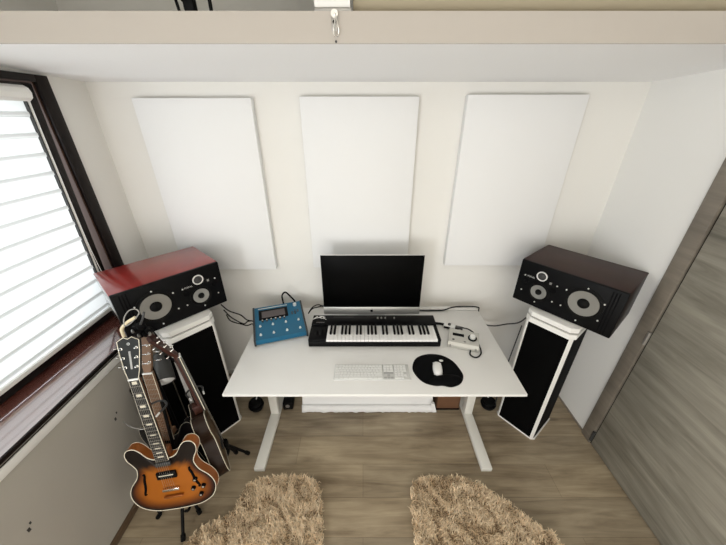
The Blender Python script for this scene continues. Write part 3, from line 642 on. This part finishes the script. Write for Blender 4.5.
def guitar(name, label, M, half, thick, topcol, rimM, boardM, headM, neckM, holes=True, pick='es', bindr=0.0019, light=True, neck_end=-0.462, bridge=-0.638, hs=1.0, ht=14):
    t = thing(name, label, 'guitar', M=M)
    ol = [Vector((p[0], p[1], 0)) for p in smooth_path([(u, v, 0) for u, v in rect_outline(half)], 5, True)]
    n = len(ol)
    def P(p, y): return Vector((p[0], y, p[1]))
    # rim and back
    b = MB(); f = [b.bm.verts.new(P(p, 0.0)) for p in ol]; k = [b.bm.verts.new(P(p, thick)) for p in ol]
    for i in range(n): b.bm.faces.new((f[i], f[(i + 1) % n], k[(i + 1) % n], k[i]))
    b.bm.faces.new(k)
    b.build('body', rimM, t)
    # top: rings of faces with the painted burst finish
    cen = Vector((0, sum(v for u, v in half) / len(half) - 0.04, 0))
    b = MB(); cl = b.bm.loops.layers.float_color.new('Col')
    steps = [1.0, 0.965, 0.92, 0.86, 0.78, 0.66, 0.5, 0.3, 0.12]
    rings = []
    for s in steps: rings.append([b.bm.verts.new(P(cen + (p - cen) * s, -0.008 * (1 - s) ** 0.7 if s < 1 else 0)) for p in ol])
    for a, c in zip(rings, rings[1:]):
        for i in range(n): b.bm.faces.new((a[i], a[(i + 1) % n], c[(i + 1) % n], c[i]))
    b.bm.faces.new(rings[-1])
    co = {}
    for s, ring in zip(steps, rings):
        for v in ring: co[v] = topcol(s, v.co.x, v.co.z)
    for fc in b.bm.faces:
        for l in fc.loops: l[cl] = (*co[l.vert], 1)
    b.build('top', mat(name + '_finish', (0.5, 0.2, 0.05), 0.3, coat=0.08, spec=0.25, vcol=True), t)
    b = MB(); b.tube([P(p, 0.0) for p in ol], bindr, 6, True); 
    b.tube([P(p, thick) for p in ol], bindr * 0.8, 6, True); b.build('binding', BIND, t)
    # neck and fretboard
    ne = neck_end
    b = MB()
    sec = lambda z, w: [(-w / 2, 0.002, z), (w / 2, 0.002, z), (w * 0.42, 0.014, z), (0, 0.021, z), (-w * 0.42, 0.014, z)]
    A = [b.bm.verts.new(q) for q in sec(0.0, 0.042)]; B = [b.bm.verts.new(q) for q in sec(ne + 0.03, 0.055)]
    for i in range(5): b.bm.faces.new((A[i], A[(i + 1) % 5], B[(i + 1) % 5], B[i]))
    b.bm.faces.new(A[::-1]); b.bm.faces.new(B)
    b.box(-0.027, 0.027, 0.0, min(thick, 0.045), ne - 0.005, ne + 0.05, bev=0.006); b.build('neck', neckM, t)
    wz = lambda z: 0.043 + 0.014 * (-z / 0.452)
    b = MB(); q = [(-wz(0) / 2, 0.0), (wz(0) / 2, 0.0), (wz(ne) / 2, ne), (-wz(ne) / 2, ne)]
    Mb = Matrix(((1, 0, 0, 0), (0, 0, -1, 0.002), (0, 1, 0, 0), (0, 0, 0, 1)))
    b.prism([(p[0], p[1]) for p in q], 0, 0.012, Mb); fb = b.build('fretboard', boardM, t, smooth=False)
    b = MB()
    for s in (-1, 1): b.tube([(s * wz(0) / 2, -0.008, 0), (s * wz(ne) / 2, -0.008, ne)], 0.0022, 6)
    b.build('board_binding', BIND, fb)
    b = MB()
    for k in range(1, 23):
        z = -0.628 * (1 - 2 ** (-k / 12)); z = z * abs(ne) / 0.452
        b.box(-wz(z) / 2, wz(z) / 2, -0.0118, -0.0098, z - 0.0012, z + 0.0012)
    b.build('frets', CHROME, fb, smooth=False)
    if light:
        b = MB(); zs = [-0.628 * (1 - 2 ** (-k / 12)) for k in range(0, 23)]
        for k in (1, 3, 5, 7, 9, 12, 15, 17, 19, 21):
            zm = (zs[k] + zs[k - 1]) / 2; h = (zs[k - 1] - zs[k]) * 0.22; wd = wz(zm) * 0.24
            b.box(-wd, wd, -0.0106, -0.0098, zm - h, zm + h)
        b.build('inlays', BIND, fb, smooth=False)
    MB().box(-0.0215, 0.0215, -0.014, 0.0, -0.003, 0.004, bev=0.001).build('nut', KEYW, t)
    # headstock, tilted back
    Mh = Matrix.Rotation(R(-ht), 4, 'X')
    hp = [(-0.021, 0.0), (0.021, 0.0), (0.030, 0.035), (0.043, 0.125), (0.046, 0.172), (0.018, 0.188), (0.0, 0.180), (-0.018, 0.188), (-0.046, 0.172), (-0.043, 0.125), (-0.030, 0.035)]
    hp = [(u * hs, v) for u, v in hp]
    b = MB(); b.prism(hp, -0.006, 0.010, Mh @ Mb); hd = b.build('headstock', headM, t)
    if light:
        b = MB(); b.tube([Mh @ Vector((u, -0.009, v)) for u, v in hp], 0.0016, 6, True); b.build('edge_binding', BIND, hd)
        MB().lathe([(0.006, 0), (0.006, 0.001), (0.0035, 0.001)], Mh @ Matrix.Translation((0, -0.0085, 0.158)) @ Matrix.Rotation(R(90), 4, 'X'), 20).build('emblem', ALU, hd)
        MB().box(-0.004, 0.004, -0.0095, -0.008, 0.045, 0.125, M=Mh).build('emblem', GREY, hd, smooth=False)
    for s in (-1, 1):
        for k in range(3):
            z = 0.055 + k * 0.042; xx = s * (0.024 + 0.004 * k) * hs
            b = MB(); b.lathe([(0.0065, 0), (0.006, 0.003), (0.004, 0.004), (0.003, 0.016), (0, 0.016)], Mh @ Matrix.Translation((xx, -0.008, z)) @ Matrix.Rotation(R(90), 4, 'X'), 16)
            b.cyl(Mh @ Vector((xx + s * 0.01, 0.012, z)), Mh @ Vector((xx + s * 0.030, 0.012, z)), 0.0025, seg=8)
            b.lathe([(0, -0.004), (0.008, -0.0035), (0.009, 0), (0.008, 0.0035), (0, 0.004)], Mh @ Matrix.Translation((xx + s * 0.036, 0.012, z)) @ Matrix.Scale(0.6, 4, (0, 0, 1)), 14)
            b.build('tuner', CHROME, t)
    # hardware
    if holes:
        for s in (-1, 1):
            b = MB(); cpth = [(0.006, 0.060), (0.012, 0.063), (0.012, 0.050), (0.006, 0.03), (0.002, 0.0), (-0.004, -0.03), (-0.012, -0.052), (-0.012, -0.063), (-0.005, -0.060)]
            b.tube([Vector((s * (0.118 + q[0] * -1.0), -0.0085 + 0.003, -0.595 + q[1])) for q in smooth_path([(p[0], p[1], 0) for p in cpth], 4)], 0.0055, 6, taper=lambda t_: 0.55 + 0.6 * math.sin(PI * t_))
            b.build('sound_hole', BLACKM, t)
    if pick == 'es':
        for z in (-0.548,):
            p_ = MB().box(-0.046, 0.046, -0.018, -0.006, z - 0.020, z + 0.020, bev=0.003).build('pickup', BLACK, t)
            MB().box(-0.034, 0.034, -0.0195, -0.0175, z + 0.001, z + 0.006, bev=0.0008).build('pole_row', BIND, p_)
        MB().box(-0.036, 0.036, -0.016, -0.004, -0.492, -0.470, bev=0.003).build('pickup', DGREY, t)
        MB().box(-0.040, 0.040, -0.021, -0.010, bridge - 0.007, bridge + 0.007, bev=0.003).build('bridge', CHROME, t)
        b = MB(); b.box(-0.046, 0.046, -0.020, -0.008, bridge - 0.055, bridge - 0.042, bev=0.004); b.build('tailpiece', mat('aged_tailpiece', (0.35, 0.12, 0.03), 0.3, metal=0.6), t)
        for (x, z) in ((0.120, -0.605), (0.150, -0.655), (0.100, -0.660), (0.128, -0.705)):
            k_ = MB().lathe([(0.011, 0), (0.0095, 0.012), (0, 0.012)], Matrix.Translation((x, -0.006, z)) @ Matrix.Rotation(R(90), 4, 'X'), 20).build('knob', BLACK, t)
            MB().lathe([(0.006, 0.012), (0.006, 0.0128), (0, 0.013)], Matrix.Translation((x, -0.006, z)) @ Matrix.Rotation(R(90), 4, 'X'), 16).build('knob_top', CHROME, k_)
    else:
        MB().box(-0.070, 0.070, -0.016, -0.006, bridge - 0.008, bridge + 0.008, bev=0.003).build('bridge', DGREY, t)
    b = MB()
    for k in range(6):
        a = (k - 2.5)
        b.tube([(a * 0.0068, -0.013, 0), (a * 0.0098, -0.022, bridge)], 0.0005, 4)
    b.build('strings', GREY, t)
    for s in (0,): MB().cyl((0.0, 0.02, half[-1][1] - 0.002), (0.0, 0.02, half[-1][1] - 0.014), 0.006, 0.008, 12).build('strap_button', CHROME, t)
    return t

def rotm(q):
    return Matrix.Translation(q[:3]) @ Matrix.Rotation(q[3], 4, 'Z') @ Matrix.Rotation(q[4], 4, 'X') @ Matrix.Rotation(q[5], 4, 'Y')
def lerp(a, b, t): t = max(0, min(1, t)); return tuple(x + (y - x) * t for x, y in zip(a, b))
def es_col(s, x, z):
    o = (0.33, 0.098, 0.010); br = (0.07, 0.016, 0.004); bk = (0.008, 0.005, 0.004)
    c = lerp(o, br, (s - 0.66) / 0.24); c = lerp(c, bk, (s - 0.88) / 0.09)
    return lerp(c, bk, (z + 0.525) / 0.035)
def br_col(s, x, z):
    return lerp((0.11, 0.065, 0.030), (0.05, 0.026, 0.013), (s - 0.6) / 0.4)
def bk_col(s, x, z): return (0.004, 0.004, 0.005)
ORIM = mat('orange_maple_rim', (0.28, 0.085, 0.016), 0.35, spec=0.3)
EBONY = mat('ebony_board', (0.012, 0.011, 0.010), 0.35)
HEADB = mat('black_headstock_gloss', (0.010, 0.011, 0.010), 0.3, spec=0.3)
MAHO = mat('mahogany_neck', (0.20, 0.075, 0.03), 0.35)
MAPLE = mat('light_brown_neck', (0.19, 0.10, 0.05), 0.45)
DBR = mat('dark_brown_rim', (0.020, 0.010, 0.006), 0.45, spec=0.2)
HBR = mat('reddish_brown_headstock', (0.045, 0.014, 0.009), 0.45, spec=0.25)
MA = rotm((-1.018, 0.967, 1.002, 0.126, -0.205, -0.062))
guitar('hollow_body_guitar', 'orange and black sunburst hollow-body guitar in front, leaning by the left wall', MA, ES, 0.045, es_col, ORIM, EBONY, HEADB, MAHO)
# acoustic guitar further back, seen edge-on
av = Vector((-0.16, 0.085, 0.98)).normalized(); nf = Vector((0.82, 0.565, 0.09)); nf = (nf - av * nf.dot(av)).normalized()
yv = -nf; xv = yv.cross(av)
MCg = Matrix(((xv.x, yv.x, av.x, -0.935), (xv.y, yv.y, av.y, 1.145), (xv.z, yv.z, av.z, 0.965), (0, 0, 0, 1))) @ Matrix.Scale(0.93, 4)
guitar('brown_guitar', 'dark brown guitar with cream edging seen from its side near the desk', MCg, AC, 0.070, br_col, DBR, EBONY, HBR, HBR, holes=False, pick='', light=False, neck_end=-0.38, bridge=-0.66, ht=24)
MD = rotm((-1.061, 1.085, 0.915, 0.10, -0.17, -0.03))
guitar('solid_body_guitar', 'black guitar with light brown neck, hidden behind the sunburst guitar', MD, SB, 0.040, bk_col, BLACK, MAPLE, MAPLE, MAPLE, holes=False, pick='', light=False, neck_end=-0.42, bridge=-0.60, bindr=0.0006, hs=0.7)

# guitar stands
def gstand(name, label, hub, feet, top, yoke_dir, group='black guitar stands'):
    t = thing(name, label, 'guitar stand', hub, 0, group)
    h = Vector(hub)
    for f in feet:
        v = Vector(f) - h; l = MB().tube([(0, 0, 0.0), v], 0.0085, 10).build('leg', BLACK, t)
        d = Vector((v.x, v.y, 0)).normalized() * 0.03
        MB().tube([v - Vector((v.x, v.y, v.z)).normalized() * 0.03, v], 0.0125, 10).build('rubber_foot', RUB, l)
    tv = Vector(top) - h
    MB().tube([(0, 0, -0.02), tv], 0.008, 10).build('pole', BLACK, t)
    MB().cyl((0, 0, -0.03), (0, 0, 0.03), 0.018, seg=16).build('hub', BLACK, t)
    yd = Vector(yoke_dir).normalized(); sd = yd.cross(Vector((0, 0, 1))).normalized()
    MB().tube(smooth_path([tv + yd * 0.075 + sd * 0.035, tv + yd * 0.03 + sd * 0.042, tv + yd * 0.005 + sd * 0.02, tv, tv + yd * 0.005 - sd * 0.02, tv + yd * 0.03 - sd * 0.042, tv + yd * 0.075 - sd * 0.035]), 0.005, 8).build('yoke', DGREY, t)
    for s in (-1, 1): MB().tube([tv + yd * 0.075 + sd * 0.035 * s, tv + yd * 0.098 + sd * 0.033 * s], 0.0045, 8).build('yoke_tip', KEYW, t)
    return t
gs = gstand('guitar_stand', 'black guitar stand under the sunburst guitar', (-0.985, 0.925, 0.30), [(-0.970, 0.765, 0.010), (-1.170, 0.870, 0.010), (-0.940, 0.890, 0.010)], (-1.005, 1.030, 0.78), (0.02, -1, 0.1))
for sx in (-1, 1):
    a = Vector((-0.985 + sx * 0.07, 0.90, 0.215)) - Vector((-0.985, 0.925, 0.30))
    MB().tube(smooth_path([(0, 0, -0.06), a * 0.9, a + Vector((0, -0.075, -0.01)), a + Vector((0, -0.10, 0.02))]), 0.007, 8).build('cradle_arm', BLACK, gs)
gs2 = gstand('guitar_stand', 'black guitar stand under the dark brown guitar', (-0.860, 1.165, 0.22), [(-0.775, 1.235, 0.010), (-0.93, 1.06, 0.010), (-0.86, 1.24, 0.010)], (-0.975, 1.215, 0.66), (0.7, -0.75, 0.1))

# ------------------------------------------------------------------ microphone stand with clamp and grey shade behind the guitars
mc = thing('microphone_stand', 'black clamp stand with cream tube and thin grey ring before the left speaker', 'stand', (-1.095, 1.150, 0))
MB().lathe([(0.043, 0), (0.043, 0.02), (0.02, 0.028), (0, 0.028)], seg=32).build('base', BLACK, mc)
MB().cyl((0, 0, 0.015), (0.0, 0, 1.08), 0.008).build('pole', BLACK, mc)
MB().tube(smooth_path([(-0.02, -0.045, 1.055), (-0.022, -0.045, 1.10), (-0.018, -0.04, 1.125), (0.008, -0.03, 1.150), (0.045, -0.02, 1.170)]), 0.0075, 12).build('cream_tube', CREAM, mc)
MB().tube(smooth_path([(-0.022, -0.045, 1.12), (-0.018, -0.03, 1.17), (0.015, -0.01, 1.215), (0.055, 0.0, 1.220), (0.072, -0.005, 1.195), (0.045, -0.02, 1.160), (0.01, -0.04, 1.13)], 6, True), 0.0035, 8, True).build('ring', GREY, mc)
b = MB()
for (x, y, z, s_) in ((0.03, -0.01, 1.10, 0.022), (0.055, -0.02, 1.12, 0.018), (0.01, 0.0, 1.06, 0.02), (0.075, -0.01, 1.09, 0.016), (0.05, 0, 1.06, 0.017)):
    b.box(x - s_, x + s_, y - s_ * .7, y + s_ * .7, z - s_, z + s_, bev=0.008, M=Matrix.Rotation(0.0, 4, 'Z'))
b.build('clamp', BLACK, mc)
for (x, z) in ((0.085, 1.085), (0.03, 1.075), (0.01, 1.10)): MB().cyl((x, -0.025, z), (x + 0.012, -0.04, z), 0.006, seg=12).build('clamp_screw', GREY, mc)
MB().tube(smooth_path([(0.065, -0.03, 1.14), (0.085, -0.03, 1.17), (0.095, -0.02, 1.20)]), 0.005, 8).build('arm', DGREY, mc)

for ch in mc.children:
    if ch.name.split('.')[0] not in ('base', 'pole'): ch.location.z = 0.045
    if ch.name.startswith('ring'): ch.scale = (0.7, 0.7, 0.7); ch.location = (0.015, -0.01, 0.40)
lp = thing('floor_lamp', 'dark grey tapered lamp shade with white inside between the guitars', 'lamp', (-0.985, 1.235, 0))
gdir = Vector((0.36, -0.68, -0.50)).normalized()
LM = Matrix.Translation((-0.118, -0.045, 0.735)) @ (-gdir).to_track_quat('Z', 'Y').to_matrix().to_4x4()
MB().lathe([(0.075, 0), (0.075, 0.012), (0.015, 0.02), (0, 0.02)], seg=32).build('base', BLACK, lp)
MB().tube(smooth_path([(0, 0, 0.015), (0, 0, 0.70), (-0.05, 0.01, 0.83), LM @ Vector((0, 0, 0.16))]), 0.007, 8).build('pole', BLACK, lp)
MB().lathe([(0.0, 0.168), (0.030, 0.165), (0.040, 0.155), (0.060, 0.0), (0.057, 0.0), (0.037, 0.150), (0, 0.150)], LM, 32).build('shade', mat('dark_grey_shade', (0.045, 0.044, 0.042), 0.45), lp)
MB().lathe([(0.056, 0.006), (0.045, -0.002), (0.03, -0.008), (0, -0.012)], LM, 28).build('white_diffuser', IVORY, lp)

ic = thing('instrument_case', 'tall black case standing on the floor between the sill wall and the left speaker stand', 'case', (-1.225, 1.235, 0))
MB().box(-0.082, 0.080, -0.065, 0.070, 0, 0.70, bev=0.02).build('shell', BLKVEL, ic)
MB().box(-0.070, 0.068, -0.068, -0.063, 0.05, 0.64, bev=0.004).build('front_panel', BLACKM, ic)
MB().tube(smooth_path([(-0.03, 0, 0.695), (-0.028, 0, 0.722), (0.028, 0, 0.722), (0.03, 0, 0.695)]), 0.006, 8).build('handle', DGREY, ic)
cable('thin_wire', [(-1.19, 0.98, 0.69), (-1.16, 0.955, 0.715), (-1.11, 0.93, 0.72), (-1.06, 0.925, 0.71), (-1.035, 0.945, 0.70), (-1.05, 0.965, 0.685)], 0.0022, GREY, 'thin pale wire loop around the neck of the sunburst guitar', 'wire')

# wall chips under the sill
CH1 = (1.064, 0.595); CH2 = (0.584, 0.578)
for i, (y, z, s_) in enumerate(((CH1[0], CH1[1], 0.009), (CH1[0] + 0.02, CH1[1] + 0.025, 0.006), (CH2[0], CH2[1], 0.009), (CH2[0] + 0.015, CH2[1] + 0.02, 0.006))):
    o = MB().box(LX - 0.0005, LX + 0.0008, y - s_ * .6, y + s_ * .6, z - s_, z + s_, bev=0.0003).build('paint_chip', DGREY, bpy.data.objects['wall_left'])

# ------------------------------------------------------------------ sheepskin rugs
def rug(label, outline, cx, seed):
    rnd = random.Random(seed)
    ol = smooth_path([(x, y, 0) for x, y in outline], 6, True)
    t = thing('sheepskin_rug', label, 'rug', (cx[0], cx[1] - 0.025, 0), 0, 'beige sheepskin rugs')
    pts = [(p.x - cx[0], p.y - cx[1]) for p in ol]
    MB().prism([(x * 0.96, y * 0.96) for x, y in pts], 0.0, 0.022, bev=0.006).build('hide', FURB, t)
    def inside(x, y):
        c = False; j = len(pts) - 1
        for i in range(len(pts)):
            xi, yi = pts[i]; xj, yj = pts[j]
            if (yi > y) != (yj > y) and x < (xj - xi) * (y - yi) / (yj - yi) + xi: c = not c
            j = i
        return c
    b = MB(); cl = b.bm.loops.layers.float_color.new('Col')
    xs = [p[0] for p in pts]; ys = [p[1] for p in pts]
    nt = 0; bmv = b.bm.verts.new; bmf = b.bm.faces.new
    while nt < 15000:
        x = rnd.uniform(min(xs), max(xs)); y = rnd.uniform(min(ys), max(ys))
        if not inside(x, y): continue
        nt += 1
        # locks lean the same way within small patches
        fa = 3.0 * math.sin(x * 21 + 1.3 * seed) + 2.4 * math.cos(y * 17 + seed) + 1.7 * math.sin((x + y) * 33) + rnd.gauss(0, 0.9)
        ln = rnd.uniform(0.028, 0.050); wd = rnd.uniform(0.0022, 0.0042)
        dx, dy = math.cos(fa), math.sin(fa); px_, py_ = -dy, dx
        tone = rnd.uniform(0.72, 1.12); g_ = rnd.uniform(0.94, 1.04)
        col = (0.84 * tone, 0.675 * tone * g_, 0.47 * tone * g_ * g_)
        cur = rnd.uniform(0.3, 1.1); prev = None; wob = rnd.uniform(-1, 1)
        for k in range(5):
            s_ = k / 4
            h = 0.016 + ln * (s_ - 0.35 * cur * s_ * s_) * 0.95
            out = ln * 0.55 * cur * s_ ** 1.5; side = 0.010 * wob * math.sin(s_ * 4.2)
            ww = wd * (1 - 0.85 * s_ ** 2)
            cx_, cy_ = x + dx * out + px_ * side, y + dy * out + py_ * side
            ring = [bmv((cx_ + px_ * ww, cy_ + py_ * ww, h)), bmv((cx_ - px_ * ww, cy_ - py_ * ww, h)), bmv((cx_ + dx * ww * .8, cy_ + dy * ww * .8, h + ww * .8))]
            if prev:
                for q in range(3):
                    f_ = bmf((prev[q], prev[(q + 1) % 3], ring[(q + 1) % 3], ring[q]))
                    for l in f_.loops: l[cl] = (*col, 1)
            prev = ring
        f_ = bmf(prev)
        for l in f_.loops: l[cl] = (*col, 1)
    o = b.build('fur', FUR, t, ang=60)
    o['kind'] = 'stuff'
rug('shaggy beige sheepskin rug on the floor at the left, nearer the guitars', [(-0.67, 1.075), (-0.55, 1.10), (-0.42, 1.105), (-0.29, 1.08), (-0.25, 0.98), (-0.22, 0.82), (-0.23, 0.62), (-0.30, 0.46), (-0.55, 0.42), (-0.82, 0.48), (-0.95, 0.66), (-0.93, 0.80), (-0.82, 0.87), (-0.74, 0.94), (-0.72, 1.03)], (-0.56, 0.8), 3)
rug('shaggy beige sheepskin rug on the floor at the right, nearer the door', [(0.32, 1.08), (0.46, 1.10), (0.60, 1.10), (0.70, 1.07), (0.78, 1.01), (0.86, 0.95), (0.94, 0.87), (1.04, 0.80), (1.06, 0.68), (0.95, 0.50), (0.70, 0.42), (0.42, 0.44), (0.30, 0.58), (0.28, 0.80), (0.285, 0.98)], (0.62, 0.8), 8)
